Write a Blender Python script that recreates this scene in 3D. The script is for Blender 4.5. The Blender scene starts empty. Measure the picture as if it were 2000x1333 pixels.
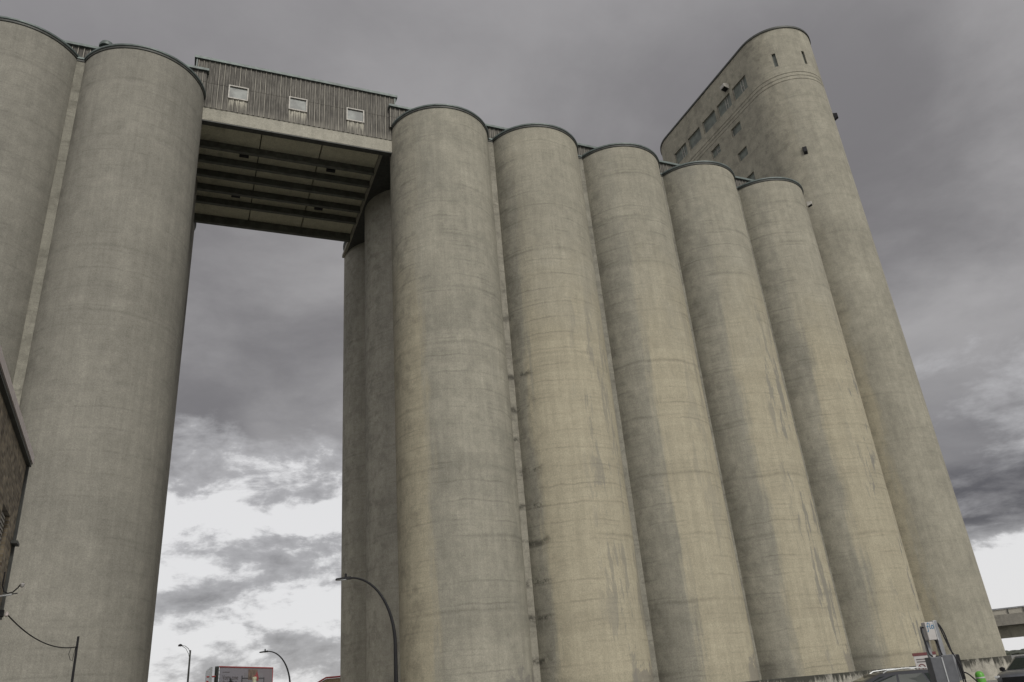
import bpy, math, random
from math import sin, cos, pi, radians, sqrt, atan2, hypot
from mathutils import Vector, Matrix
random.seed(7)
sc = bpy.context.scene
COL = sc.collection

# ---------------------------------------------------------------- camera
yaw, pitch, roll = 0.4121, 0.4274, -0.0896
F = Vector((sin(yaw)*cos(pitch), cos(yaw)*cos(pitch), sin(pitch)))
R0 = Vector((cos(yaw), -sin(yaw), 0.0)); U0 = R0.cross(F)
RR = R0*cos(roll) + U0*sin(roll); UU = U0*cos(roll) - R0*sin(roll)
cam = bpy.data.cameras.new('camera'); cob = bpy.data.objects.new('camera', cam); COL.objects.link(cob)
CAMZ = 1.65
cob.matrix_world = Matrix(((RR.x, UU.x, -F.x, 0), (RR.y, UU.y, -F.y, 0), (RR.z, UU.z, -F.z, CAMZ), (0, 0, 0, 1)))
cam.sensor_width = 36; cam.lens = 1520.4445/2000*36; cam.clip_end = 6000; cam.clip_start = 0.05
sc.camera = cob

# ---------------------------------------------------------------- exposure
sc.view_settings.view_transform = 'Standard'; sc.view_settings.look = 'None'
sc.view_settings.exposure = 0.0; sc.view_settings.gamma = 1.0

# ---------------------------------------------------------------- node helper
class NT:
    def __init__(s, nt): s.t = nt; s.n = nt.nodes; s.l = nt.links
    def put(s, sock, v):
        if v is None: return
        if isinstance(v, bpy.types.NodeSocket): s.l.new(v, sock)
        else:
            if hasattr(sock.default_value, '__len__') and not hasattr(v, '__len__'): v = (v,)*len(sock.default_value)
            if hasattr(v, '__len__') and len(v) == 3 and len(sock.default_value) == 4: v = (*v, 1)
            sock.default_value = v
    def m(s, op, a, b=None, c=None, clamp=False):
        n = s.n.new('ShaderNodeMath'); n.operation = op; n.use_clamp = clamp
        for i, v in enumerate((a, b, c)): s.put(n.inputs[i], v)
        return n.outputs[0]
    def v(s, op, a, b=None):
        n = s.n.new('ShaderNodeVectorMath'); n.operation = op; s.put(n.inputs[0], a)
        if op == 'SCALE': s.put(n.inputs['Scale'], b)
        else: s.put(n.inputs[1], b)
        return n.outputs['Value'] if op in ('DOT_PRODUCT', 'LENGTH') else n.outputs[0]
    def comb(s, x, y, z):
        n = s.n.new('ShaderNodeCombineXYZ'); [s.put(n.inputs[i], q) for i, q in enumerate((x, y, z))]; return n.outputs[0]
    def sep(s, v):
        n = s.n.new('ShaderNodeSeparateXYZ'); s.put(n.inputs[0], v); return n.outputs
    def noise(s, vec, scale, detail=4, rough=.55, dist=0.0):
        n = s.n.new('ShaderNodeTexNoise'); s.put(n.inputs['Vector'], vec); n.inputs['Scale'].default_value = scale
        n.inputs['Detail'].default_value = detail; n.inputs['Roughness'].default_value = rough; n.inputs['Distortion'].default_value = dist
        return n.outputs['Fac']
    def ramp(s, x, a, b, lo=0.0, hi=1.0, smooth=True):
        n = s.n.new('ShaderNodeMapRange'); n.interpolation_type = 'SMOOTHSTEP' if smooth else 'LINEAR'
        s.put(n.inputs[0], x)
        for i, v in enumerate((a, b, lo, hi)): s.put(n.inputs[i+1], v)
        return n.outputs[0]
    def mix(s, f, a, b, mode='MIX'):
        n = s.n.new('ShaderNodeMix'); n.data_type = 'RGBA'; n.blend_type = mode
        s.put(n.inputs[0], f); s.put(n.inputs[6], a); s.put(n.inputs[7], b); return n.outputs[2]
    def scale(s, c, f): return s.v('SCALE', c, f)

# ---------------------------------------------------------------- world: overcast sky
SUN_EL, SUN_AZ = radians(38), radians(175)    # compass azimuth, clockwise from +Y: behind the camera
w = bpy.data.worlds.new('World'); sc.world = w; w.use_nodes = True
N = NT(w.node_tree); N.n.clear()
out = N.n.new('ShaderNodeOutputWorld'); bg = N.n.new('ShaderNodeBackground'); N.l.new(bg.outputs[0], out.inputs[0])
sky = N.n.new('ShaderNodeTexSky'); sky.sky_type = 'NISHITA'; sky.sun_disc = False
sky.sun_elevation = SUN_EL; sky.sun_rotation = SUN_AZ
tc = N.n.new('ShaderNodeTexCoord'); D = N.v('NORMALIZE', tc.outputs['Generated'])
dx, dy, dz = N.sep(D)
zc = N.m('ADD', N.m('MAXIMUM', dz, 0.0), 0.16)
P = N.comb(N.m('DIVIDE', dx, zc), N.m('DIVIDE', dy, zc), 3.7)        # clouds on a high flat layer
big = N.noise(P, 0.85, 3, .5, .3)
mid = N.noise(P, 1.9, 7, .58, .25)
fine = N.noise(P, 6.0, 6, .6, .2)
dens = N.m('ADD', N.m('MULTIPLY', big, .55), N.m('ADD', N.m('MULTIPLY', mid, .35), N.m('MULTIPLY', fine, .10)))
grey = N.mix(N.ramp(dens, .38, .62), (.375, .364, .366), (.185, .177, .181))
grey = N.mix(N.ramp(dz, .45, .80, 0.0, .55), grey, (.265, .258, .267))
ad = N.m('ARCTAN2', dx, dy)
ne = N.m('ABSOLUTE', N.m('SUBTRACT', ad, radians(54)))
# broken cumulus towards the horizon
P2 = N.comb(N.m('MULTIPLY', ad, 4.6), N.m('MULTIPLY', dz, 9.5), 1.3)
hn = N.m('ADD', N.m('MULTIPLY', N.noise(P2, .75, 3, .5, .2), .30), N.m('MULTIPLY', N.noise(P2, 2.1, 9, .62, .15), .70))
lowg = N.m('ADD', N.ramp(dz, .265, .37, .018, -.24), N.ramp(dz, .0, .16, .055, 0.0, False))
side = N.ramp(ne, radians(10), radians(26), -.12, 0.0)
low2 = N.ramp(dz, .07, .13, .30, 0.0)
side = N.m('ADD', side, N.m('MULTIPLY', low2, N.ramp(ne, radians(10), radians(25), 1, 0)))
hv = N.m('ADD', N.m('ADD', hn, lowg), side)
hole = N.ramp(hv, .49, .575)
rim = N.ramp(hv, .36, .53)
low_dark = N.ramp(dz, .36, .22, 0, .55)
grey = N.mix(low_dark, grey, (.165, .16, .168))
col = N.mix(N.m('MULTIPLY', rim, N.ramp(dz, .34, .50, .75, .06)), grey, (.47, .465, .475))
# heavy bank low in the north-east
bank = N.m('MULTIPLY', N.ramp(ne, radians(6), radians(14), 1, 0), N.m('MULTIPLY', N.ramp(dz, .105, .135), N.ramp(dz, .175, .205, 1, 0)))
col = N.mix(N.m('MULTIPLY', bank, N.ramp(fine, .3, .65, .35, .9)), col, (.085, .080, .088))
col = N.mix(hole, col, (.74, .735, .74))
# unseen sky behind the camera, brightened to light the silo walls
back = N.v('DOT_PRODUCT', D, (-.42, -.68, .58))
col = N.scale(col, N.ramp(back, -.25, .95, 1.0, 2.35))
bgs = N.mix(1.0, col, N.scale(sky.outputs[0], .004), 'ADD')
N.put(bg.inputs[0], bgs); bg.inputs[1].default_value = 1.0

# ---------------------------------------------------------------- sun (veiled by cloud, very soft)
sl = bpy.data.lights.new('sun', 'SUN'); sl.energy = 2.35; sl.angle = radians(14); sl.color = (1.0, .968, .905)
so = bpy.data.objects.new('sun', sl); COL.objects.link(so)
sdir = Vector((sin(SUN_AZ)*cos(SUN_EL), cos(SUN_AZ)*cos(SUN_EL), sin(SUN_EL)))
so.rotation_euler = sdir.to_track_quat('Z', 'Y').to_euler(); so.location = sdir*200

# ---------------------------------------------------------------- mesh helpers
class MB:
    def __init__(s): s.v = []; s.f = []
    def add(s, vs, fs):
        o = len(s.v); s.v += [tuple(q) for q in vs]; s.f += [tuple(i+o for i in q) for q in fs]; return s
    def box(s, x0, x1, y0, y1, z0, z1):
        vs = [(x, y, z) for z in (z0, z1) for y in (y0, y1) for x in (x0, x1)]
        return s.add(vs, [(0, 2, 3, 1), (4, 5, 7, 6), (0, 1, 5, 4), (2, 6, 7, 3), (0, 4, 6, 2), (1, 3, 7, 5)])
    def tube(s, pts, r, n=10, cap=True):
        pts = [Vector(q) for q in pts]; rr = r if hasattr(r, '__len__') else [r]*len(pts); vs = []; fs = []
        up = None
        for i, p in enumerate(pts):
            t = (pts[min(i+1, len(pts)-1)]-pts[max(i-1, 0)]).normalized()
            if up is None: up = Vector((0, 0, 1)) if abs(t.z) < .9 else Vector((1, 0, 0))
            a = t.cross(up).normalized(); up = a.cross(t).normalized()
            for k in range(n):
                th = 2*pi*k/n; vs.append(p+(a*cos(th)+up*sin(th))*rr[i])
        for i in range(len(pts)-1):
            for k in range(n):
                k2 = (k+1) % n; fs.append((i*n+k, i*n+k2, (i+1)*n+k2, (i+1)*n+k))
        if cap: fs.append(tuple(range(n))[::-1]); fs.append(tuple((len(pts)-1)*n+k for k in range(n)))
        return s.add(vs, fs)
    def lathe(s, prof, n=32, c=(0, 0), cap=True):
        vs = []; fs = []
        for r, z in prof:
            for k in range(n): vs.append((c[0]+r*cos(2*pi*k/n), c[1]+r*sin(2*pi*k/n), z))
        for i in range(len(prof)-1):
            for k in range(n):
                k2 = (k+1) % n; fs.append((i*n+k, i*n+k2, (i+1)*n+k2, (i+1)*n+k))
        if cap: fs.append(tuple(range(n))[::-1]); fs.append(tuple((len(prof)-1)*n+k for k in range(n)))
        return s.add(vs, fs)
    def xf(s, M): s.v = [tuple(M @ Vector(q)) for q in s.v]; return s
    def build(s, name, mat, parent=None, smooth=False, loc=None, bevel=0):
        me = bpy.data.meshes.new(name); me.from_pydata(s.v, [], s.f); me.validate(); me.update()
        if smooth:
            for p in me.polygons: p.use_smooth = True
            try: me.set_sharp_from_angle(angle=radians(40))
            except Exception: pass
        me.materials.append(mat)
        o = bpy.data.objects.new(name, me); COL.objects.link(o)
        if parent is not None: o.parent = parent
        if loc: o.location = loc
        if bevel:
            b = o.modifiers.new('bevel', 'BEVEL'); b.width = bevel; b.segments = 2; b.limit_method = 'ANGLE'
        return o
def empty(name, loc, label, cat, group=None, rz=0):
    o = bpy.data.objects.new(name, None); COL.objects.link(o); o.location = loc; o.rotation_euler = (0, 0, rz)
    return tag(o, label, cat, group)
def tag(o, label, cat, group=None, kind=None):
    if label: o['label'] = label
    if cat: o['category'] = cat
    if group: o['group'] = group
    if kind: o['kind'] = kind
    return o

# ---------------------------------------------------------------- materials
def newmat(name):
    m = bpy.data.materials.new(name); m.use_nodes = True; n = NT(m.node_tree)
    b = n.n['Principled BSDF']; return m, n, b
def plain(name, col, rough=.6, metal=0.0, var=.12, scale=6.0, spec=.5):
    m, n, b = newmat(name); t = n.n.new('ShaderNodeTexCoord')
    f = n.noise(t.outputs['Object'], scale, 5, .6)
    c = n.scale(n.mix(0, col, col), n.ramp(f, .3, .7, 1-var, 1+var))
    n.put(b.inputs['Base Color'], c); b.inputs['Roughness'].default_value = rough; b.inputs['Metallic'].default_value = metal
    b.inputs['Specular IOR Level'].default_value = spec
    return m
def concrete(name, c1, c2, warm=None, grime=0.0, patch=0.0, lift=1.0, seed=0.0, side=False):
    """board- and slip-formed concrete. warm = (angle, width) of the paler yellowish sector, grime = strength of the
    black seepage beside the left joint, patch = strength of peeled grey patches down the right flank."""
    m, n, b = newmat(name); t = n.n.new('ShaderNodeTexCoord'); oi = n.n.new('ShaderNodeObjectInfo')
    P0 = t.outputs['Object']; x, y, z = n.sep(P0)
    off = n.m('ADD', n.m('MULTIPLY', oi.outputs['Random'], 60.0), seed)
    P = n.v('ADD', P0, n.comb(off, off, off))
    ang = n.m('MULTIPLY', n.m('ARCTAN2', y, x), 57.2958)
    ang = n.m('SUBTRACT', ang, n.m('MULTIPLY', n.m('GREATER_THAN', ang, 90.0), 360.0))
    nb = n.noise(P, .22, 5, .6); nm = n.noise(P, 1.6, 6, .65); ng = n.noise(P, 13.0, 3, .6); ngf = n.noise(P, 42.0, 2, .6)
    px, py, pz = n.sep(P)
    stv = n.comb(n.m('MULTIPLY', px, 1.0), n.m('MULTIPLY', py, 1.0), n.m('MULTIPLY', pz, .05))
    st = n.noise(stv, 2.6, 5, .65); st2 = n.noise(stv, 9.0, 3, .6)
    f = n.ramp(n.m('ADD', n.m('MULTIPLY', nb, .72), n.m('MULTIPLY', nm, .28)), .26, .74)
    c = n.mix(f, c1, c2)
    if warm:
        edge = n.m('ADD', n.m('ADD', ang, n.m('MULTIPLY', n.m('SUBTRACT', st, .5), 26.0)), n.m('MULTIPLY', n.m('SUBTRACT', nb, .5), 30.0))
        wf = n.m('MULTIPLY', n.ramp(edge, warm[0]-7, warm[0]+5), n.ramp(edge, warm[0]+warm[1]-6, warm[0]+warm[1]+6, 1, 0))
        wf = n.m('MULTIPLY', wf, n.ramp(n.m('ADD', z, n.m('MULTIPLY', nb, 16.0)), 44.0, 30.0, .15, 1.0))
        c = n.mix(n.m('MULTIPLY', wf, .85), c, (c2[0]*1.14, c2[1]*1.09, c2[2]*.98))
    k = n.m('MULTIPLY', n.ramp(st, .3, .7, .925, 1.06), n.ramp(st2, .3, .7, .975, 1.025))
    k = n.m('MULTIPLY', k, n.ramp(nm, .28, .72, .94, 1.05))
    k = n.m('MULTIPLY', k, n.ramp(ng, .25, .75, .88, 1.12))
    k = n.m('MULTIPLY', k, n.ramp(ngf, .25, .75, .84, 1.15))
    # lift joints of the slip form
    wav = n.m('MULTIPLY', n.m('SUBTRACT', n.noise(P, .40, 5, .6), .5), .55)
    zz = n.m('ADD', z, wav)
    def lines(period, width, depth, sc):
        fr = n.m('ABSOLUTE', n.m('SUBTRACT', n.m('FRACT', n.m('DIVIDE', zz, period)), .5))
        ln = n.ramp(fr, 0.0, width/period, 1, 0)
        msk = n.ramp(n.noise(P, sc, 4, .6), .40, .66)
        return n.m('SUBTRACT', 1.0, n.m('MULTIPLY', n.m('MULTIPLY', ln, msk), depth))
    k = n.m('MULTIPLY', k, lines(1.22, .10, .22*lift, .30))
    k = n.m('MULTIPLY', k, lines(4.27, .22, .22*lift, .18))
    k = n.m('MULTIPLY', k, lines(.61, .06, .12*lift, .6))
    # each pour has a tone of its own
    pour = n.n.new('ShaderNodeTexWhiteNoise'); pour.noise_dimensions = '1D'
    n.put(pour.inputs['W'], n.m('FLOOR', n.m('DIVIDE', zz, 1.22)))
    k = n.m('MULTIPLY', k, n.ramp(pour.outputs[0], 0, 1, 1-.045*lift, 1+.045*lift, False))
    c = n.scale(c, k)
    if patch:
        pv = n.comb(px, py, n.m('MULTIPLY', pz, .16))
        pn = n.noise(pv, 1.1, 6, .72, .2)
        sec = n.m('MULTIPLY', n.ramp(ang, -108, -82), n.ramp(ang, 10, 30, 1, 0))
        sec = n.m('MULTIPLY', sec, n.ramp(z, 34, 22))
        pf = n.m('MULTIPLY', n.ramp(n.m('ADD', pn, n.m('MULTIPLY', nb, .25)), .665, .70), sec)
        c = n.mix(n.m('MULTIPLY', pf, .75*patch), c, (.175, .168, .145))
        low = n.m('MULTIPLY', n.ramp(n.m('ADD', z, n.m('MULTIPLY', nm, 5)), 5.3, 5.1), n.ramp(n.m('ADD', ang, n.m('MULTIPLY', n.m('SUBTRACT', nb, .5), 60)), -74, -71))
        c = n.mix(n.m('MULTIPLY', low, .55), c, (.165, .155, .14))
        # thin pale run marks
        rv = n.noise(n.comb(n.m('MULTIPLY', px, 1.0), py, n.m('MULTIPLY', pz, .045)), 5.5, 2, .5, .3)
        rf = n.m('MULTIPLY', n.ramp(n.m('ABSOLUTE', n.m('SUBTRACT', rv, .62)), 0, .006, 1, 0), n.ramp(n.noise(P, .3, 2), .5, .6))
        c = n.mix(n.m('MULTIPLY', rf, .25), c, (.42, .39, .31))
    # mould beside the joints (the left flank)
    gx = n.m('MULTIPLY', n.ramp(ang, -118, -158, 0, 1), n.ramp(ang, -100, -99, 1, 0))
    gs = n.ramp(n.m('ADD', n.noise(P, 1.1, 6, .7), n.m('MULTIPLY', st, .3)), .62, .78)
    c = n.mix(n.m('MULTIPLY', n.m('MULTIPLY', gx, gs), .28), c, (.055, .05, .042))
    if grime:
        fr = n.m('ABSOLUTE', n.m('SUBTRACT', n.m('FRACT', n.m('DIVIDE', n.m('ADD', z, n.m('MULTIPLY', wav, 2.6)), 2.35)), .5))
        ln = n.ramp(fr, 0.0, .16, 1, 0)
        hid = n.ramp(ang, -132, -150, 0, 1) if not side else 1.0
        gf = n.m('MULTIPLY', n.m('MULTIPLY', ln, hid), n.ramp(n.m('ADD', n.noise(P, 1.7, 6, .78), n.m('MULTIPLY', n.m('SUBTRACT', n.noise(P, .33, 2, .5), .5), .9)), .44, .58))
        gf = n.m('MULTIPLY', gf, n.ramp(z, 34, 24))
        c = n.mix(n.m('MULTIPLY', gf, grime, clamp=True), c, (.02, .019, .016))
    n.put(b.inputs['Base Color'], c); b.inputs['Roughness'].default_value = .93; b.inputs['Specular IOR Level'].default_value = .2
    bp = n.n.new('ShaderNodeBump'); bp.inputs['Strength'].default_value = .35; bp.inputs['Distance'].default_value = .05
    n.put(bp.inputs['Height'], n.m('ADD', k, n.m('MULTIPLY', nm, .5))); n.l.new(bp.outputs[0], b.inputs['Normal'])
    return m
G1, G2 = (.205, .197, .162), (.296, .281, .228)
M_con = concrete('concrete_plain', G1, G2)
M_conL = concrete('concrete_grey', (.178, .171, .146), (.236, .226, .192), lift=.6)
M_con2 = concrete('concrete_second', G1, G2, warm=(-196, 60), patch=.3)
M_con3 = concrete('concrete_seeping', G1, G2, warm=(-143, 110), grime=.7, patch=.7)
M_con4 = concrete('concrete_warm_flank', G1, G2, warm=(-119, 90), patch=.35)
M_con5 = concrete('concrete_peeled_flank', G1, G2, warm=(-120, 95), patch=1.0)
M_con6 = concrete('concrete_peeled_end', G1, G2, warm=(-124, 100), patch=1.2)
M_conR = concrete('concrete_rear_lit', (.33, .315, .265), (.43, .41, .345), lift=.7)  # same concrete, albedo raised to stand in for light on the rear silos
M_steel = plain('grey_painted_steel', (.085, .088, .072), .6, .1, .3, 2.0)
M_strip = concrete('concrete_joint_shaded', (.185, .178, .148), (.25, .24, .20), lift=1.2)  # pier colour darkened to stand in for shade between the silos
M_stripg = concrete('concrete_joint_stained', (.21, .20, .165), (.29, .275, .23), lift=1.2, grime=.7, side=True)
M_tower = concrete('concrete_tower', (.215, .204, .165), (.31, .293, .235), warm=(-275, 137), lift=.5)
M_beam = concrete('concrete_smooth', (.26, .25, .208), (.32, .305, .255), lift=0.0)
M_slab = concrete('concrete_soffit', (.48, .465, .36), (.54, .52, .40), lift=0.0)
M_rim = plain('weathered_copper_flashing', (.085, .105, .098), .55, .2, .3, 2.0)
M_dark = plain('dark_steel', (.040, .042, .036), .6, .1, .3, 3.0)
M_black = plain('black_metal', (.010, .010, .011), .6, .0, .2, 5.0, .25)
M_roof = plain('roof_felt', (.08, .08, .08), .9)
M_frame = plain('pale_window_frame', (.33, .315, .28), .6, 0, .2, 4.0)
M_alu = plain('galvanised_metal', (.36, .37, .37), .45, .5, .12, 8.0)
M_grey = plain('grey_painted_metal', (.20, .205, .215), .45, .1, .1, 6.0)
M_dgrey = plain('dark_grey_cabinet', (.075, .078, .085), .5, .1, .15, 6.0)
M_white = plain('white_panel', (.37, .355, .34), .5, 0, .05, 6.0)
M_blue = plain('blue_lettering', (.0, .11, .22), .5, 0, .02)
M_red = plain('red_paint', (.36, .045, .04), .6, 0, .1)
M_maroon = plain('dark_red_sign', (.10, .02, .022), .5, 0, .1)
M_green = plain('green_plastic', (.075, .27, .025), .45, 0, .08)
M_tyre = plain('tyre_rubber', (.02, .02, .02), .9)

def glassmat(name, col, rough=.12, var=.15, spec=.5):
    m, n, b = newmat(name); t = n.n.new('ShaderNodeTexCoord'); b.inputs['Specular IOR Level'].default_value = spec
    f = n.noise(t.outputs['Object'], 1.4, 3)
    n.put(b.inputs['Base Color'], n.scale(n.mix(0, col, col), n.ramp(f, .3, .7, 1-var, 1+var)))
    b.inputs['Roughness'].default_value = rough; return m
M_pane = glassmat('translucent_wired_pane', (.115, .125, .115), .5, .45)
M_tpane = glassmat('dusty_pane', (.095, .108, .09), .5, .3)
M_carglass = glassmat('car_glass', (.014, .019, .017), .25, .15, .10)
M_lens = glassmat('lamp_lens', (.55, .56, .55), .1)

def corrugated():
    m, n, b = newmat('weathered_corrugated_cladding'); t = n.n.new('ShaderNodeTexCoord'); P = t.outputs['Object']
    x, y, z = n.sep(P)
    nb = n.noise(P, .7, 5, .65); sv = n.comb(n.m('MULTIPLY', x, 1.0), y, n.m('MULTIPLY', z, .10))
    st = n.noise(sv, 9.0, 4, .7); st3 = n.noise(sv, 2.2, 3, .6)
    c = n.mix(n.ramp(st, .3, .7), (.058, .054, .046), (.150, .141, .122))
    c = n.mix(n.m('MULTIPLY', n.ramp(nb, .45, .7), .5), c, (.045, .042, .038))
    # pale lime on some sheet edges, and runs under the windows
    fr = n.m('ABSOLUTE', n.m('SUBTRACT', n.m('FRACT', n.m('DIVIDE', n.m('ADD', x, .185), .37)), .5))
    c = n.mix(n.m('MULTIPLY', n.ramp(fr, 0, .10, 1, 0), n.ramp(st3, .38, .60, .15, .95)), c, (.34, .32, .27))
    c = n.mix(n.m('MULTIPLY', n.ramp(fr, .12, .19, 0, 1), n.ramp(fr, .2, .28, 1, 0)), c, n.scale(c, .55))
    runs = None
    for wx in (.7, 5.05, 9.45):
        q = n.m('MULTIPLY', n.ramp(n.m('ABSOLUTE', n.m('SUBTRACT', x, wx)), .62, .70, 1, 0), n.ramp(z, 42.5, 43.6, .1, 1.0))
        q = n.m('MULTIPLY', q, n.ramp(z, 43.60, 43.64, 1, 0)); runs = q if runs is None else n.m('ADD', runs, q)
    c = n.mix(n.m('MULTIPLY', runs, n.ramp(st, .36, .56, .15, .9)), c, (.42, .40, .33))
    # foot of the sheets is paler
    c = n.mix(n.m('MULTIPLY', n.ramp(z, 43.2, 42.5, 0, 1), n.ramp(st3, .35, .65, .1, .5)), c, (.24, .225, .19))
    n.put(b.inputs['Base Color'], c); b.inputs['Roughness'].default_value = .9
    return m
M_corr = corrugated()
def brickmat():
    m, n, b = newmat('brown_brick'); t = n.n.new('ShaderNodeTexCoord'); P = t.outputs['Object']
    x, y, z = n.sep(P)
    br = n.n.new('ShaderNodeTexBrick'); n.put(br.inputs['Vector'], n.comb(n.m('ADD', y, x), z, 0.0))
    br.inputs['Scale'].default_value = 1.0; br.inputs['Brick Width'].default_value = .24; br.inputs['Row Height'].default_value = .085
    br.inputs['Mortar Size'].default_value = .009; br.inputs['Mortar Smooth'].default_value = .3
    br.inputs['Color1'].default_value = (.10, .078, .05, 1); br.inputs['Color2'].default_value = (.26, .215, .145, 1); br.inputs['Mortar'].default_value = (.20, .18, .15, 1)
    c = n.scale(br.outputs[0], n.ramp(n.noise(P, 3.0, 5, .7), .3, .7, .65, 1.25))
    n.put(b.inputs['Base Color'], c); b.inputs['Roughness'].default_value = .9
    bp = n.n.new('ShaderNodeBump'); bp.inputs['Strength'].default_value = .5; bp.inputs['Distance'].default_value = .01; bp.invert = True
    n.put(bp.inputs['Height'], br.outputs['Fac']); n.l.new(bp.outputs[0], b.inputs['Normal'])
    return m
M_brick = brickmat()
def plinthmat():
    m, n, b = newmat('stained_plinth_concrete'); t = n.n.new('ShaderNodeTexCoord'); P = t.outputs['Object']; x, y, z = n.sep(P)
    c = n.mix(n.ramp(n.noise(P, 1.2, 5, .6), .35, .65), (.22, .21, .18), (.33, .315, .27))
    sv = n.comb(x, y, n.m('MULTIPLY', z, .25)); d = n.noise(sv, 3.2, 6, .75); d2 = n.noise(P, .25, 3, .5)
    f = n.ramp(n.m('ADD', n.m('ADD', d, n.m('MULTIPLY', z, .32)), n.m('MULTIPLY', d2, .35)), .92, 1.10)
    c = n.mix(n.m('MULTIPLY', f, .92), c, (.018, .018, .013))
    c = n.scale(c, n.ramp(n.noise(P, 22, 3, .6), .3, .7, .8, 1.15))
    n.put(b.inputs['Base Color'], c); b.inputs['Roughness'].default_value = .95
    return m
M_plinth = plinthmat()
def groundmat():
    m, n, b = newmat('asphalt'); t = n.n.new('ShaderNodeTexCoord'); P = t.outputs['Object']
    c = n.mix(n.ramp(n.noise(P, .15, 6, .6), .35, .65), (.13, .128, .12), (.17, .167, .155))
    c = n.scale(c, n.ramp(n.noise(P, 30, 3, .7), .3, .7, .7, 1.3))
    n.put(b.inputs['Base Color'], c); b.inputs['Roughness'].default_value = .9
    return m
M_ground = groundmat()
def apron():
    m, n, b = newmat('pale_bounce_yard'); t = n.n.new('ShaderNodeTexCoord'); P = t.outputs['Object']  # unseen ground, made pale to bounce light up under the bridge
    c = n.mix(n.ramp(n.noise(P, .3, 6, .6), .35, .65), (.34, .325, .28), (.44, .42, .36))
    c = n.scale(c, n.ramp(n.noise(P, 18, 4, .7), .3, .7, .7, 1.25))
    n.put(b.inputs['Base Color'], c); b.inputs['Roughness'].default_value = .95
    return m
M_apron = apron()
def paint(name, col, rough=.3):
    m, n, b = newmat(name); t = n.n.new('ShaderNodeTexCoord')
    n.put(b.inputs['Base Color'], n.scale(n.mix(0, col, col), n.ramp(n.noise(t.outputs['Object'], 5, 4), .3, .7, .85, 1.1)))
    b.inputs['Roughness'].default_value = rough; b.inputs['Metallic'].default_value = .3
    b.inputs['Coat Weight'].default_value = .6; b.inputs['Coat Roughness'].default_value = .08
    return m

# ================================================================ GROUND
g = MB().add([(-3000, -3000, 0), (3000, -3000, 0), (3000, 3000, 0), (-3000, 3000, 0)], [(0, 1, 2, 3)]).build('ground', M_ground); tag(g, None, None, kind='structure')
g = MB().add([(-40, 43.0, .004), (90, 43.0, .004), (90, 90, .004), (-40, 90, .004)], [(0, 1, 2, 3)]).build('yard', M_apron); tag(g, None, None, kind='structure')
kb = MB().box(-40, 90, 42.6, 43.0, 0, .14).build('kerb', M_beam); tag(kb, None, None, kind='structure')

# ================================================================ SILOS
RS, ZB, ZT, YC, DY = 4.0, 1.33, 43.45, 48.635, 8.667
XS = [-13.30, -5.60, 16.34, 24.56, 32.62, 40.73, 48.60]
K = 1.644; HC = sqrt(RS*RS-K*K)
def shaft_mesh(ZT=43.45):
    mb = MB(); n = 128; zs = [ZB, 10, 20, 30, 40, ZT-.02]
    mb.lathe([(RS, z) for z in zs], n, cap=True); return mb
def ring(r0, r1, z0, z1, n=128, a0=0, a1=2*pi):
    mb = MB(); full = abs(a1-a0-2*pi) < 1e-6; m = n if full else n+1; vs = []; fs = []
    for k in range(m):
        th = a0+(a1-a0)*k/n
        for r, z in ((r0, z0), (r1, z0), (r1+.03, z0+.03), (r1+.03, z1), (r0, z1)): vs.append((r*cos(th), r*sin(th), z))
    for k in range(n):
        q = (k+1) % m
        for i in range(5): j = (i+1) % 5; fs.append((k*5+i, q*5+i, q*5+j, k*5+j))
    if not full: fs += [(0, 1, 2, 3, 4), tuple((m-1)*5+i for i in (4, 3, 2, 1, 0))]
    return mb.add(vs, fs)
def silo(x, y, mat, label, group, joint=None, jmat=None, jx=None, rim=True, dz=0.0):
    ZT = 43.45+dz
    e = empty('grain_silo', (x, y, 0), label, 'grain silo', group)
    shaft_mesh(ZT).build('shaft', mat, e, smooth=True)
    if rim:
        ring(RS-.3, RS+.09, ZT-.05, ZT+.10).build('roof_rim', M_rim, e, smooth=True)
        ring(RS-.2, RS+.03, ZT-.22, ZT-.055).build('rim_band', M_dark, e, smooth=True)
        MB().lathe([(RS-.35, ZT-.02), (RS-.35, ZT+.05)], 64).build('roof', M_roof, e)
    if joint is not None:   # infill pier between this silo and the one to its left
        d = x-joint; HC = (d-.50)/2; K = sqrt(RS*RS-HC*HC); x0, x1 = joint+HC-x-.02, -HC+.02
        j = MB().box(x0, x1, -K, -K+.8, ZB, ZT-.02).build('joint_pier', jmat or M_strip, e)
        MB().box(x0-.09, x1+.09, -K-.11, -K+.5, ZT-.045, ZT+.095).build('pier_cap', M_rim, e)
        MB().box(x0-.02, x1+.02, -K-.05, -K-.001, ZT-.20, ZT-.05).build('cap_underside', M_dark, e)
    return e
GL, GR = 'concrete silos left of the bridge', 'concrete silos right of the bridge'
silo(XS[0], YC, M_conL, 'leftmost concrete grain silo, cut off by the left edge of the picture', GL)
silo(XS[1], YC, M_conL, 'grey concrete silo holding the left end of the bridge', GL, XS[0], dz=-.12)
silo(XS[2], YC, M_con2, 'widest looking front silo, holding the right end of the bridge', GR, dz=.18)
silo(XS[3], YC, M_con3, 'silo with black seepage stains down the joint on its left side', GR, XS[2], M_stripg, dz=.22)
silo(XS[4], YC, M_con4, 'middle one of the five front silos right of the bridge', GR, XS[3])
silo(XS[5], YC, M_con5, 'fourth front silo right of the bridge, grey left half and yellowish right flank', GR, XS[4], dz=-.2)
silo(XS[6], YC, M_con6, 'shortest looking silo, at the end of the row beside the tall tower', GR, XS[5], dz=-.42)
GB = 'silos in the rear rows'
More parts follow.
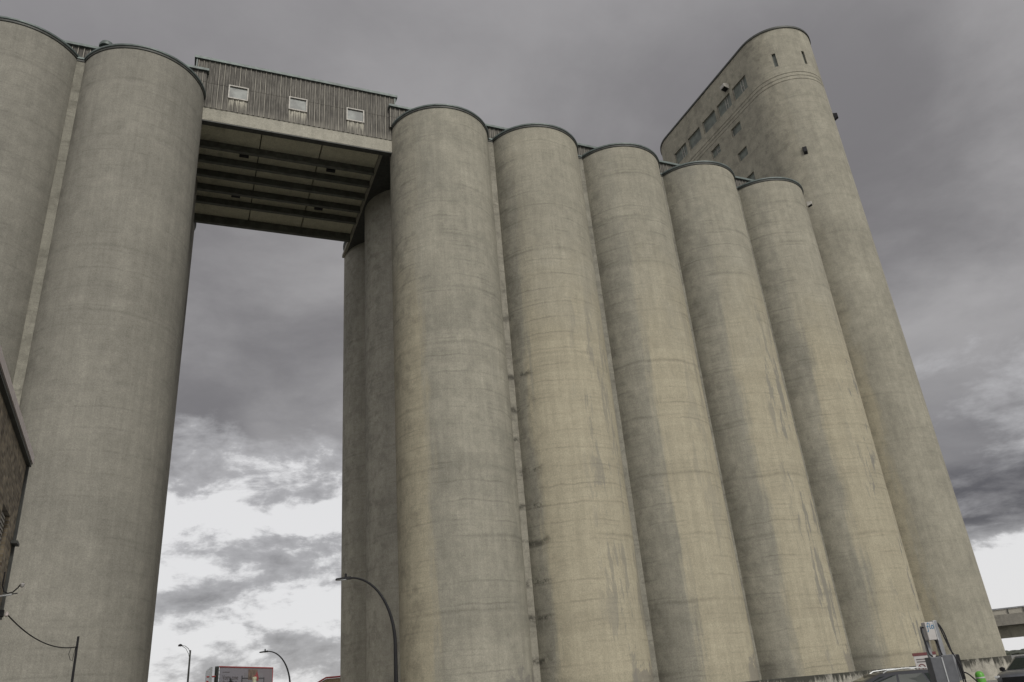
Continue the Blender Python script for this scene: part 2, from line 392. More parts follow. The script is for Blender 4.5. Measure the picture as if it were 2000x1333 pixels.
for i in (1, 2):
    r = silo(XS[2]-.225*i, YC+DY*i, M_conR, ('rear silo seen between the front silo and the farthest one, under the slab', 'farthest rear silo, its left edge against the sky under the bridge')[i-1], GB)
    MB().box(-K, -K+.8, -DY+HC-.02, -HC+.02, ZB, 41.9).build('joint_pier', M_strip, r)
    silo(XS[1]-.12*i, YC+DY*i, M_conL, ('rear silo hidden behind the grey silo at the left end of the bridge', 'farthest rear silo behind the left end of the bridge, a sliver of rim showing')[i-1], GB)

# plinths
def plinth(x0, x1, yb, label):
    e = empty('silo_plinth', ((x0+x1)/2, YC, 0), label, 'plinth'); h = (x1-x0)/2
    MB().box(-h, h, -4.28, yb, 0, 1.33).build('upper_step', M_plinth, e, bevel=.03)
    MB().box(-h-.02, h+.02, -4.62, -4.28, 0, .56).build('lower_step', M_beam, e, bevel=.02)
    return e
plinth(11.6, 53.0, 22, 'stained concrete plinth running under the five right hand silos')
plinth(-18.0, -1.0, 22, 'concrete plinth under the two left hand silos')

# ================================================================ corrugated walls
def corr_wall(x0, x1, y, z0, z1, holes=(), step=.37, depth=.06):
    """corrugated sheet facing -y with rectangular window openings"""
    mb = MB(); xs = []; k = 0; x = x0
    while x < x1+1e-6: xs.append(x); x += step/8
    xs += [h[0] for h in holes]+[h[1] for h in holes]; xs = sorted(set(round(q, 4) for q in xs))
    zs = sorted(set([z0, z1, z0+(z1-z0)*.52, z0+(z1-z0)*.52+.03]+[h[2] for h in holes]+[h[3] for h in holes]))
    def off(x):
        t = (x/step) % 1.0; f = min(1, max(0, (abs(2*t-1)-.62)*4)); g_ = .5+.5*cos(6*pi*t)
        return -depth*f-.018*g_*(1-f)
    vs = []; idx = {}
    for i, x in enumerate(xs):
        for j, z in enumerate(zs):
            lap = -.02 if z > z0+(z1-z0)*.52+.01 else 0
            idx[i, j] = len(vs); vs.append((x, y+off(x)+lap, z))
    fs = []
    for i in range(len(xs)-1):
        for j in range(len(zs)-1):
            cx, cz = (xs[i]+xs[i+1])/2, (zs[j]+zs[j+1])/2
            if any(h[0] < cx < h[1] and h[2] < cz < h[3] for h in holes): continue
            fs.append((idx[i, j], idx[i+1, j], idx[i+1, j+1], idx[i, j+1]))
    return mb.add(vs, fs)

# ================================================================ BRIDGE
br = empty('bridge_house', (0, 0, 0), 'corrugated conveyor bridge with three windows spanning the gap between the silo blocks', 'bridge')
YF = 48.4
WIN = [(0.02, 1.38, 43.62, 44.82), (4.38, 5.70, 43.62, 44.82), (8.76, 10.10, 43.62, 44.82)]
X0B, X1B, ZR = -2.42, 12.72, 46.78
corr_wall(X0B, X1B, YF-.02, 42.42, ZR, WIN).build('front_wall', M_corr, br)
mb = MB(); mb.box(X0B+.02, X1B-.02, 62.0, 62.1, 42.42, ZR); mb.box(X0B, X0B+.1, YF+.02, 62.0, 42.42, ZR); mb.box(X1B-.1, X1B, YF+.02, 62.0, 42.42, ZR)
mb.build('side_walls', M_corr, br)
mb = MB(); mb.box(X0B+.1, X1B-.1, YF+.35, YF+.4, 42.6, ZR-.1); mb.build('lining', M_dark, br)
MB().box(X0B-.12, X1B+.12, YF-.22, 62.2, ZR, ZR+.22).build('roof_edge', M_rim, br)
MB().box(X0B+.02, X0B+.12, YF-.12, YF-.095, ZR-.95, ZR).build('corner_flashing', M_rim, br)
MB().box(X1B-.12, X1B-.02, YF-.12, YF-.095, ZR-.95, ZR).build('corner_flashing', M_rim, br)
for a, b_, c_, d_ in WIN:
    mb = MB(); t = .06
    mb.box(a-.03, b_+.03, YF-.13, YF+.12, d_-t, d_+.03); mb.box(a-.03, b_+.03, YF-.15, YF+.12, c_-.03, c_+t)
    mb.box(a-.03, a+t, YF-.128, YF+.12, c_+t, d_-t); mb.box(b_-t, b_+.03, YF-.128, YF+.12, c_+t, d_-t)
    fr = mb.build('window', M_frame, br)
    MB().box(a+t, b_-t, YF-.02, YF+.0, c_+t, d_-t).build('pane', M_pane, fr)
# concrete fascia, slab, steel
XL, XR = -4.9, 11.62
fas = MB().box(-3.0, 12.9, YF, YF+.35, 41.30, 42.44); fas.build('fascia_beam', M_beam, br, bevel=.02)
MB().box(-3.0, 12.9, YF+.02, YF+.5, 41.22, 41.297).build('fascia_shadow', M_dark, br)  # dark strip painted as the shadow line under the fascia
mb = MB()
for a, b_ in ((XL, 2.58), (2.67, 7.11), (7.20, XR)): mb.box(a, b_, YF+.36, 62.05, 41.96, 42.385)
mb.build('deck_slab', M_slab, br)
MB().box(XL, XR, YF+.36, 62.2, 42.39, 42.43).build('deck_backing', M_dark, br)
for yb in (51.55, 53.35, 55.22, 57.18, 59.02):
    mb = MB(); mb.box(XL, XR, yb, yb+.05, 41.36, 41.955); mb.box(XL, XR, yb-.13, yb+.18, 41.30, 41.358)
    mb.build('steel_beam', M_steel, br)
MB().box(XL, XR, 62.13, 62.2, 41.5, 42.40).build('light_stop_plate', M_dark, br)  # added plate, keeps sky light from leaking through the slab joints
mb = MB(); mb.box(XL, XR, 61.75, 62.1, 41.20, 41.955); mb.build('rear_beam', M_steel, br, bevel=.01)
for x, y in ((1.55, 52.42), (8.26, 52.5), (1.3, 58.0), (8.15, 58.1)):
    MB().box(x-.35, x+.35, y-.18, y+.12, 41.62, 41.955).build('soffit_box', M_black, br)
# roof slab of the right block projecting past the silos
sb = empty('slab_overhang', (0, 0, 0), 'thin dark roof slab edge crossing the tops of the rear silos at the bridge end', 'roof slab')
MB().box(11.66, 11.92, 48.76, 66.2, 41.93, 42.25).build('edge_beam', M_beam, sb, bevel=.02)
MB().box(11.93, 13.6, 48.9, 66.2, 42.02, 42.28).build('soffit', M_dark, sb)

# galleries on top of the silos
def gallery(x0, x1, label, y=48.1, GT=45.24, fall=0.0):
    e = empty('roof_gallery', (0, 0, 0), label, 'roof gallery')
    corr_wall(x0, x1, y, ZT+.06, GT).build('front_wall', M_corr, e)
    mb = MB(); mb.box(x0, x0+.1, y+.05, 60.0, ZT+.06, GT); mb.box(x1-.1, x1, y+.05, 60.0, ZT+.06, GT); mb.box(x0, x1, 60.0, 60.1, ZT+.06, GT)
    mb.build('side_walls', M_corr, e)
    MB().box(x0-.1, x1+.1, y-.25, 60.2, GT, GT+.2).build('roof_edge', M_rim, e)
    e.rotation_euler = (0, fall, 0); e.location = (-GT*sin(fall), 0, x0*sin(fall))
    return e
gallery(12.15, 50.3, 'long low corrugated gallery showing between the right hand silo tops', GT=45.5, fall=.0150)
gL = gallery(-17.5, -1.55, 'low corrugated gallery behind the two left silo tops', GT=45.42)
v = empty('roof_ventilator', (-8.35, 48.3, 45.62), 'small round mushroom ventilator on the gallery roof behind the left silos', 'ventilator')
MB().lathe([(.22, 0), (.22, .5)], 20).build('duct', M_dark, v, smooth=True)
MB().lathe([(.48, .42), (.5, .55), (.42, .78), (.1, .9)], 24).build('cowl', M_rim, v, smooth=True)

# ================================================================ TOWER
TX, TY, TR, TZ, TYF = 58.816, 51.264, 4.3, 67.48, 67.75
def outline(off=0.0):
    """perimeter as function list: flat -x side from far to near, near semicircle, +x side, far semicircle. returns breakpoints s->(x,y,nx,ny)"""
    pass
LS = TYF-TY
PER = [('flat', LS), ('arc', pi*TR), ('flat2', LS), ('arc2', pi*TR)]
def pos(s):
    if s < LS: return (-TR, TYF-TY-s, -1, 0)
    s -= LS
    if s < pi*TR: a = pi+s/TR; return (TR*cos(a), TR*sin(a), cos(a), sin(a))
    s -= pi*TR
    if s < LS: return (TR, s, 1, 0)
    s -= LS; a = s/TR; return (TR*cos(a), LS+TR*sin(a), cos(a), sin(a))
TOT = 2*LS+2*pi*TR
def s_of_y(y): return TYF-y
def s_of_ang(deg): return LS+(radians(deg)+pi)*TR
tw = empty('tall_tower', (TX, TY, 0), 'tall round ended concrete headhouse tower rising behind the right end of the silos', 'tower')
holes = []   # s0,s1,z0,z1
for y0, y1 in ((51.84, 54.30), (54.82, 57.35), (57.84, 60.40), (61.03, 63.60), (64.12, 66.75)): holes.append((s_of_y(y1), s_of_y(y0), 62.10, 63.92, 'wide'))
for y0, y1, z0, z1 in ((54.34, 56.0, 58.13, 59.28), (58.35, 59.97, 58.05, 59.24), (54.3, 55.9, 54.57, 55.72), (54.2, 55.8, 50.98, 52.12), (58.35, 59.97, 54.5, 55.7), (58.35, 59.97, 50.9, 52.1)): holes.append((s_of_y(y1), s_of_y(y0), z0, z1, 'square'))
for a0 in (-138.6, -94.0, -49.0): holes.append((s_of_ang(a0), s_of_ang(a0+5.0), 62.15, 64.0, 'slot'))
ss = [TOT*i/150 for i in range(150)]
ss += [h[0] for h in holes]+[h[1] for h in holes]+[LS, LS+pi*TR, 2*LS+pi*TR]
ss = sorted(set(round(q, 3) for q in ss))
ss = [q for i, q in enumerate(ss) if i == 0 or q-ss[i-1] > .02 or any(abs(q-h[0]) < .002 or abs(q-h[1]) < .002 for h in holes)]
prof = [(1.42, 0.0), (20, 0.0), (40, 0.0)]
for gz in (59.95, 60.42, 60.90): prof += [(gz-.035, 0.0), (gz-.035, -.06), (gz+.035, -.06), (gz+.035, 0.0)]
prof += [(z, 0.0) for h in holes for z in (h[2], h[3])]+[(TZ, 0.0)]
prof = sorted(set(prof), key=lambda q: (q[0], 0))
# keep groove order (in then out)
def order(p):
    out_ = []; zs = sorted(set(q[0] for q in p))
    for z in zs:
        items = [q for q in p if q[0] == z]
        if len(items) == 2:
            low = any(abs(z-(gz-.035)) < 1e-6 for gz in (59.95, 60.42, 60.90))
            out_ += [(z, 0.0), (z, -.06)] if low else [(z, -.06), (z, 0.0)]
        else: out_ += items
    return out_
prof = order(prof)
mb = MB(); vs = []; fs = []; nS, nP = len(ss), len(prof)
for s in ss:
    x, y, nx, ny = pos(s)
    for z, o in prof: vs.append((x+nx*o, y+ny*o, z))
for i in range(nS):
    i2 = (i+1) % nS; sm = (ss[i]+(ss[i2] if i2 else TOT))/2
    for j in range(nP-1):
        zm = (prof[j][0]+prof[j+1][0])/2
        if any(h[0] < sm < h[1] and h[2] < zm < h[3] for h in holes): continue
        fs.append((i*nP+j, i2*nP+j, i2*nP+j+1, i*nP+j+1))
fs.append(tuple(i*nP+nP-1 for i in range(nS)))
mb.add(vs, fs)
REV = .26
for h in holes:  # reveals
    pts = [s for s in ss if h[0]-1e-3 <= s <= h[1]+1e-3]
    for a, b_ in zip(pts[:-1], pts[1:]):
        for z, fl in ((h[2], 0), (h[3], 1)):
            q = []
            for s in (a, b_):
                x, y, nx, ny = pos(s); q += [(x, y, z), (x-nx*REV, y-ny*REV, z)]
            mb.add(q, [(0, 1, 3, 2)])
    for s in (pts[0], pts[-1]):
        x, y, nx, ny = pos(s)
        mb.add([(x, y, h[2]), (x-nx*REV, y-ny*REV, h[2]), (x-nx*REV, y-ny*REV, h[3]), (x, y, h[3])], [(0, 1, 2, 3)])
twall = mb.build('wall', M_tower, tw, smooth=True)
for h in holes:
    s0, s1, z0, z1, kind = h; sm = (s0+s1)/2; x, y, nx, ny = pos(sm); tx_, ty_ = -ny, nx
    # local frame: u along the wall, depth inward
    W = (s1-s0)/2
    def P3(u, d, z): return (x+tx_*u-nx*d, y+ty_*u-ny*d, z)
    def bx(mb, u0, u1, d0, d1, za, zb):
        q = [P3(u, d, z) for z in (za, zb) for d in (d0, d1) for u in (u0, u1)]
        mb.add(q, [(0, 2, 3, 1), (4, 5, 7, 6), (0, 1, 5, 4), (2, 6, 7, 3), (0, 4, 6, 2), (1, 3, 7, 5)])
    f = MB(); t = .03 if kind != 'slot' else .02
    bx(f, -W, W, .17, .23, z0, z0+t); bx(f, -W, W, .17, .23, z1-t, z1); bx(f, -W, -W+t, .17, .23, z0+t, z1-t); bx(f, W-t, W, .17, .23, z0+t, z1-t)
    if kind == 'wide':
        if h is holes[0] or h is holes[4] or h is holes[1]:
            for u in (.1, .42): bx(f, W*u-.025, W*u+.025, .16, .228, z0+t, z1-t)
            bx(f, W*.1+.025, W*.42-.025, .16, .228, (z0+z1)/2-.03, (z0+z1)/2+.03)
    elif kind == 'square' and h is holes[6]:
        bx(f, .05, .09, .17, .228, z0+t, z1-t); bx(f, .09, W-t, .175, .228, (z0+z1)/2-.02, (z0+z1)/2+.02)
    wn = f.build('window', M_frame if kind != 'slot' else M_dark, tw)
    p = MB(); bx(p, -W+.01, W-.01, .22, .235, z0+.01, z1-.01); p.build('pane', M_tpane, wn)
def sweep(r0, r1, z0, z1):
    mb = MB(); vs = []; fs = []; n = 160
    for i in range(n):
        x, y, nx, ny = pos(TOT*i/n)
        for o, z in ((r0, z0), (r1, z0), (r1, z1), (r0, z1)): vs.append((x+nx*o, y+ny*o, z))
    for i in range(n):
        k = (i+1) % n
        for a in range(4): b_ = (a+1) % 4; fs.append((i*4+a, k*4+a, k*4+b_, i*4+b_))
    return mb.add(vs, fs)
sweep(-.25, .11, TZ-.14, TZ+.10).build('roof_rim', M_dark, tw, smooth=True)
sweep(-1.5, .30, 0, 1.42).build('plinth', M_plinth, tw)
# lamp boxes on the tower
def boxlamp(name, loc, rz, label, dims=(.32, .5, 1.0), top=M_dark, slope=.25):
    e = empty(name, loc, label, 'wall lamp', None, rz)     # local +x points out of the wall
    a, b_, c_ = dims
    q = [(0, -a/2, 0), (b_, -a/2, c_*slope), (b_, -a/2, c_*.8), (0, -a/2, c_)]
    vs = q+[(x, a/2, z) for x, y, z in q]
    MB().add(vs, [(0, 1, 2, 3), (7, 6, 5, 4), (0, 4, 5, 1), (1, 5, 6, 2), (2, 6, 7, 3), (3, 7, 4, 0)]).build('housing', top, e, bevel=.02)
    MB().add([(b_*.15, -a*.4, c_*slope*.15-.02), (b_*.9, -a*.4, c_*slope*.9-.02), (b_*.9, a*.4, c_*slope*.9-.02), (b_*.15, a*.4, c_*slope*.15-.02),
              (b_*.15, -a*.4, c_*slope*.15), (b_*.9, -a*.4, c_*slope*.9), (b_*.9, a*.4, c_*slope*.9), (b_*.15, a*.4, c_*slope*.15)],
             [(0, 1, 2, 3), (7, 6, 5, 4), (0, 4, 5, 1), (1, 5, 6, 2), (2, 6, 7, 3), (3, 7, 4, 0)]).build('lens', M_black, e)
    return e
a = radians(-131.5); boxlamp('wall_lamp', (TX+TR*cos(a), TY+TR*sin(a), 50.05), a, 'black box lamp low on the round front of the tall tower', (.38, .26, 1.0), M_black)
a = radians(-52); boxlamp('wall_lamp', (TX+TR*cos(a), TY+TR*sin(a), 55.7), a, 'black box lamp sticking out from the right edge of the tall tower', (.4, .42, .85), M_black)
boxlamp('wall_lamp', (TX-TR, 54.95, 64.3), pi, 'box lamp with pale top above the wide windows of the tower', (.75, .75, .8), M_frame)
a = radians(-52); boxlamp('wall_lamp', (XS[6]+(RS+.1)*cos(a), YC+(RS+.1)*sin(a), 40.9), a, 'pale box lamp under the rim of the silo beside the tower', (.4, .45, .5), M_frame)

# ================================================================ BRICK BUILDING (left)
bA = empty('brick_building', (-3.56, 20.0, 0), 'dark brown brick building at the left edge of the picture, only its corner showing', 'building', None, math.atan2(.255, 5.06))
# local: corner at origin, wall runs along -y, outside is +x
zt = 7.45
mb = MB()
ys = [-13.0, -2.15, -1.0, 0.0]; HZ = (4.9, 5.95)
mb.add([(0, ys[0], 0), (0, ys[3], 0), (0, ys[3], HZ[0]), (0, ys[0], HZ[0])], [(0, 1, 2, 3)])
mb.add([(0, ys[0], HZ[1]), (0, ys[3], HZ[1]), (0, ys[3], zt), (0, ys[0], zt)], [(0, 1, 2, 3)])
mb.add([(0, ys[0], HZ[0]), (0, ys[1], HZ[0]), (0, ys[1], HZ[1]), (0, ys[0], HZ[1])], [(0, 1, 2, 3)])
mb.add([(0, ys[2], HZ[0]), (0, ys[3], HZ[0]), (0, ys[3], HZ[1]), (0, ys[2], HZ[1])], [(0, 1, 2, 3)])
for ya in (ys[1], ys[2]): mb.add([(0, ya, HZ[0]), (-.2, ya, HZ[0]), (-.2, ya, HZ[1]), (0, ya, HZ[1])], [(0, 1, 2, 3)])
for za in HZ: mb.add([(0, ys[1], za), (0, ys[2], za), (-.2, ys[2], za), (-.2, ys[1], za)], [(0, 1, 2, 3)])
mb.add([(0, 0, 0), (-9, 0, 0), (-9, 0, zt), (0, 0, zt)], [(0, 1, 2, 3)])
mb.add([(-9, 0, 0), (-9, -13, 0), (-9, -13, zt), (-9, 0, zt)], [(0, 1, 2, 3)])
mb.add([(-9, -13, 0), (0, -13, 0), (0, -13, zt), (-9, -13, zt)], [(0, 1, 2, 3)])
mb.build('wall', M_brick, bA)
MB().box(-9.1, .10, -13.1, .10, zt, zt+.02).build('roof', M_roof, bA)
M_cop = plain('cream_metal_coping', (.52, .46, .43), .5, .0, .1)
MB().box(.02, .115, -13.1, .115, zt-.055, zt+.13).build('coping', M_cop, bA)
MB().box(.004, .09, -13.05, .09, zt-.13, zt-.058).build('coping_underside', M_dark, bA)
lv = MB()
for i in range(12): lv.box(-.16, -.08, ys[1]+.03, ys[2]-.03, HZ[0]+.04+i*.085, HZ[0]+.085+i*.085)
lw = lv.build('louvred_window', M_frame, bA); MB().box(-.2, -.19, ys[1], ys[2], *HZ).build('backing', M_black, lw)
MB().box(.002, .13, -.30, .10, 5.53, 5.59).build('ledge', M_dark, bA)
MB().box(.002, .06, -.03, .05, 4.0, zt-.13).build('downpipe', M_dark, bA)
# lamp with curved conduit
wl = empty('wall_bracket', (-3.50, 19.35, 4.35), 'small black curved lamp arm on a pale bracket on the brick corner', 'wall lamp')
MB().tube([(.02, 0, .52), (.02, 0, .25), (.06, .02, .13), (.13, .03, .09), (.22, .03, .11), (.30, .03, .20), (.34, .03, .27), (.39, .03, .29)], .014, 8).build('arm', M_black, wl, smooth=True)
MB().lathe([(.012, -.04), (.035, -.02), (.045, .03), (.02, .05)], 14, (.37, .03)).xf(Matrix.Translation((0, 0, .24))).build('lamp_head', M_white, wl, smooth=True)
MB().box(.0, .22, -.015, .02, .02, .05).xf(Matrix.Rotation(-.12, 4, 'Y')).build('bracket', M_alu, wl, bevel=.004)
MB().box(.22, .32, -.01, .02, .035, .055).xf(Matrix.Rotation(-.12, 4, 'Y')).build('bracket_tip', M_black, wl)
# cable + insulator + pole
pb = (-2.41, 23.89); pz = 3.97
ins = empty('cable_anchor', (-3.46, 19.7, 4.10), 'black cable clamp with brass knob on the brick wall', 'cable anchor')
MB().box(-.06, .035, -.04, .04, -.09, .06).build('clamp', M_black, ins, bevel=.02)
MB().lathe([(.01, -.05), (.035, -.03), (.035, .02), (.012, .05)], 12, (.08, .02)).xf(Matrix.Translation((0, 0, -.03))).build('knob', M_cop, ins, smooth=True)
pts = []
A, B = Vector((-3.38, 19.72, 4.08)), Vector((pb[0], pb[1], 3.72))
for i in range(25):
    t = i/24; q = A.lerp(B, t); q.z -= .235*4*t*(1-t); pts.append(q)
cb = MB().tube(pts, .013, 8).build('overhead_cable', M_black, smooth=True); tag(cb, 'thick black cable sagging from the brick wall to the thin pole', 'cable')
mp = empty('thin_pole', (pb[0], pb[1], 0), 'thin dark pole in front of the grey silo with the cable tied to it', 'pole')
MB().tube([(0, 0, 0), (0, 0, pz)], [.042, .028], 10).build('mast', M_black, mp, smooth=True)
lp = []
for i in range(13):
    t = i/12; lp.append((-.02-.12*sin(pi*t), -.05, 3.72-.30*sin(pi*t)**.8 if True else 0))
MB().tube([(0, 0, 3.72), (-.13, -.02, 3.70), (-.16, -.02, 3.55), (-.11, -.02, 3.42), (-.06, -.02, 3.38), (-.05, -.02, 3.5), (-.03, 0, 3.70)], .007, 8).build('cable_loop', M_black, mp, smooth=True)

# ================================================================ STREET LAMPS
hr = Vector((RR.x, RR.y, 0)).normalized()
def arc_lamp(base, height, reach, ang, label, s=1.0):
    e = empty('street_lamp', (base[0], base[1], 0), label, 'street lamp', 'curved arm street lamps', ang)
    # arm goes towards local -x
    pts = [(0, 0, 0), (0, 0, height*.4), (0, 0, height-2.6*s)]
    n = 16
    for i in range(1, n+1):
        t = i/n*pi/2; pts.append((-(reach-.55*s)*(1-cos(t)), 0, height-2.6*s+2.6*s*sin(t)))
    rad = [.095*s, .078*s, .066*s]+[.066*s-(.032*s)*i/n for i in range(1, n+1)]
    MB().tube(pts, rad, 12).build('pole', M_black, e, smooth=True)
    h = MB(); X = -(reach-.55*s); z = height
    vs = [(X+.05*s, -.07*s, z-.05*s), (X+.05*s, .07*s, z-.05*s), (X-.55*s, -.12*s, z-.05*s), (X-.55*s, .12*s, z-.05*s), (X+.05*s, -.06*s, z+.06*s), (X+.05*s, .06*s, z+.06*s), (X-.5*s, -.10*s, z+.02*s), (X-.5*s, .10*s, z+.02*s)]
    h.add(vs, [(0, 2, 3, 1), (4, 5, 7, 6), (0, 1, 5, 4), (2, 6, 7, 3), (0, 4, 6, 2), (1, 3, 7, 5)]).build('lamp_head', M_black, e, bevel=.01)
    MB().lathe([(.045*s, z+.03*s), (.045*s, z+.16*s), (.02*s, z+.18*s)], 12, (X-.15*s, 0)).build('light_sensor', M_black, e, smooth=True)
    MB().box(X-.5*s, X-.12*s, -.09*s, .09*s, z-.062*s, z-.052*s).build('lens', M_lens, e)
    MB().lathe([(.18*s, .0), (.18*s, .12), (.13*s, .2)], 14).build('base', M_black, e, smooth=True)
    return e
arc_lamp((7.52, 30.6), 6.35, 2.28, -yaw, 'nearest dark curved street lamp, standing in front of the silo at the bridge end')
arc_lamp((7.45, 60.9), 6.0, 2.28, -yaw, 'smaller curved street lamp standing under the bridge beside the billboard')
e = empty('street_lamp', (1.42, 112.8, 0), 'old street lamp with double rod bracket arm, left of the billboard', 'street lamp', None, -yaw)
MB().tube([(0, 0, 0), (0, 0, 10.3)], [.16, .10], 10).build('pole', M_dark, e, smooth=True)
MB().tube([(0, 0, 10.0), (-.25, 0, 10.5), (-.7, 0, 10.85), (-1.15, 0, 10.95)], .035, 8).build('arm', M_dark, e, smooth=True)
MB().tube([(0, 0, 9.2), (-.2, 0, 9.9), (-.6, 0, 10.55), (-1.1, 0, 10.88)], .03, 8).build('arm', M_dark, e, smooth=True)
MB().lathe([(.05, -.1), (.26, -.06), (.24, .1), (.08, .2)], 14, (-1.35, 0)).xf(Matrix.Translation((0, 0, 10.95))).build('lamp_head', M_black, e, smooth=True)

# ================================================================ BILLBOARD
TL, TRp = Vector((4.98, 114.4, 0)), Vector((12.8, 125.4, 0)); dirb = (TRp-TL); LB = dirb.length; angb = atan2(dirb.y, dirb.x)
bb = empty('billboard', (TL.x, TL.y, 0), 'large red framed billboard with a sofa advertisement seen through the gap', 'billboard', None, angb)
ZB1, ZB0 = 8.30, 3.9
def adpanel():
    m, n, b = newmat('advert_paper'); t = n.n.new('ShaderNodeTexCoord'); P = t.outputs['Object']; x, y, z = n.sep(P)
    c = n.mix(n.ramp(n.m('ADD', n.m('DIVIDE', x, LB), n.m('MULTIPLY', n.noise(P, .3, 2), .2)), 0, 1.1), (.30, .29, .32), (.20, .18, .19))
    n.put(b.inputs['Base Color'], c); b.inputs['Roughness'].default_value = .6; return m
MB().box(.5, LB, .0, .12, ZB0, ZB1-.12).build('panel', adpanel(), bb)
mb = MB(); mb.box(.3, LB+.1, -.06, .2, ZB1-.118, ZB1+.02); mb.box(LB+.002, LB+.1, -.05, .2, ZB0, ZB1-.12); mb.build('frame', M_red, bb)
mb = MB()
mb.box(-.25, .12, .0, .35, 0, ZB1); 
for x in (2.5, 7, 11.5): mb.box(x-.15, x+.15, .3, .7, 0, ZB1-.4)
mb.build('posts', M_dark, bb)
for i in range(9): MB().box(.13, .49, .02, .06, ZB0+.2+i*.46, ZB0+.28+i*.46).build('rung', M_alu, bb)
mb = MB().box(0, .3, 0, 9, ZB0+.1, ZB1-.1).xf(Matrix.Translation((-1.4, .3, 0)) @ Matrix.Rotation(radians(-53.2), 4, 'Z')); mb.build('rear_panel', M_alu, bb)
for za, zb_ in ((7.1, 7.1), (5.9, 6.6), (5.0, 5.0)): MB().tube([(-.1, .2, za), (-1.2, .8, zb_)], .10, 6).build('brace', M_red, bb)
M_ink = plain('brown_ink', (.10, .085, .085), .6)
def text(s, size, mat, parent, loc, rot, name='lettering', shear=0.0, ext=.004, align='LEFT'):
    cu = bpy.data.curves.new(name, 'FONT'); cu.body = s; cu.size = size; cu.extrude = ext; cu.shear = shear; cu.align_x = align
    tmp = bpy.data.objects.new('tmp', cu); COL.objects.link(tmp)
    dg = bpy.context.evaluated_depsgraph_get(); me = bpy.data.meshes.new_from_object(tmp.evaluated_get(dg)); bpy.data.objects.remove(tmp)
    me.name = name; me.materials.clear(); me.materials.append(mat)
    o = bpy.data.objects.new(name, me); COL.objects.link(o); o.parent = parent; o.location = loc; o.rotation_euler = rot
    return o
text('Votre zone', .80, M_ink, bb, (1.0, -.02, 6.72), (pi/2, 0, 0))
text('de confort', .80, M_ink, bb, (1.0, -.02, 6.12), (pi/2, 0, 0))
mb = MB(); 
for x in range(7): mb.box(1.0+x*.24, 1.16+x*.24, -.012, -.003, 7.55, 7.66)
mb.build('small_lettering', M_ink, bb)
sf = MB()   # printed sofa picture: low relief of flat cut shapes
def fl(mb, x0, x1, z0, z1, d): mb.box(x0, x1, -.012-d, -.003-d, z0, z1)
sfm = plain('printed_grey', (.22, .21, .22), .6); sfd = plain('printed_dark', (.035, .035, .04), .6); sft = plain('printed_tan', (.17, .12, .09), .6, 0, .5, 1.2); sfr = plain('printed_red', (.32, .06, .06), .6, 0, .4, 2)
mb = MB(); fl(mb, 5.6, 11.2, 5.9, 6.9, 0); fl(mb, 6.1, 10.9, 6.9, 7.55, 0); mb.build('printed_sofa', sfm, bb)
mb = MB(); fl(mb, 5.5, 11.3, 6.82, 6.94, .012); fl(mb, 5.5, 5.7, 5.8, 7.2, .012); fl(mb, 11.1, 11.3, 5.8, 7.0, .012); fl(mb, 5.5, 11.3, 5.7, 5.9, .012); mb.build('printed_shadow', sfd, bb)
mb = MB(); fl(mb, 7.1, 9.4, 6.7, 8.0, .024); mb.build('printed_picture', sft, bb)
mb = MB(); mb.add([(8.2, -.05, 6.6), (9.7, -.05, 6.55), (9.75, -.05, 7.0), (9.3, -.05, 7.8), (8.9, -.05, 7.3), (8.4, -.05, 7.1)], [(0, 1, 2, 3, 4, 5)]); mb.build('printed_figure', sfr, bb)

# post and dark lamp in front of the billboard
po = empty('concrete_post', (5.62, 67.9, 0), 'pale round post standing in front of the billboard picture', 'post')
M_post = plain('pale_post', (.42, .42, .30), .7)
MB().lathe([(.16, 0), (.15, 4.5)], 16).build('post', M_post, po, smooth=True)
MB().lathe([(.17, 4.5), (.17, 4.62), (.12, 4.67)], 16).build('cap', M_post, po, smooth=True)
dl = empty('post_lantern', (3.95, 69.0, 0), 'dark flat post lantern just showing below the billboard text', 'street lamp')
MB().tube([(0, 0, 0), (0, 0, 4.2)], .06, 10).build('pole', M_black, dl, smooth=True)
MB().lathe([(.12, 4.1), (.5, 4.22), (.48, 4.38), (.1, 4.52), (.03, 4.75)], 20).build('lamp_head', M_black, dl, smooth=True)

# red roofed building
rb = empty('low_building', (15.4, 99.5, 0), 'low beige building with red roof edge beside the rear silo', 'building', None, -.38)
M_beige = plain('beige_render', (.30, .22, .13), .8)
MB().add([(-.9, 0, 0), (9, 0, 0), (9, 8, 0), (-.9, 8, 0), (-.9, 0, 4.5), (9, 0, 5.3), (9, 8, 5.3), (-.9, 8, 4.5), (.8, 0, 5.3), (.8, 8, 5.3)], [(0, 1, 5, 8, 4), (1, 2, 6, 5), (2, 3, 7, 9, 6), (3, 0, 4, 7), (4, 8, 9, 7), (8, 5, 6, 9)]).build('wall', M_beige, rb)
mb = MB(); mb.tube([(-1.0, -.1, 4.55), (.8, -.1, 5.42)], .10, 6); mb.tube([(.8, -.1, 5.42), (9.2, -.1, 5.42)], .11, 6); mb.build('roof_edge', M_red, rb)

# ================================================================ OVERPASS
ov = empty('overpass', (127.2, 97.0, 0), 'concrete highway overpass with railing beyond the tower at the right edge', 'overpass', None, atan2(-4.3, 1.7+1.3))
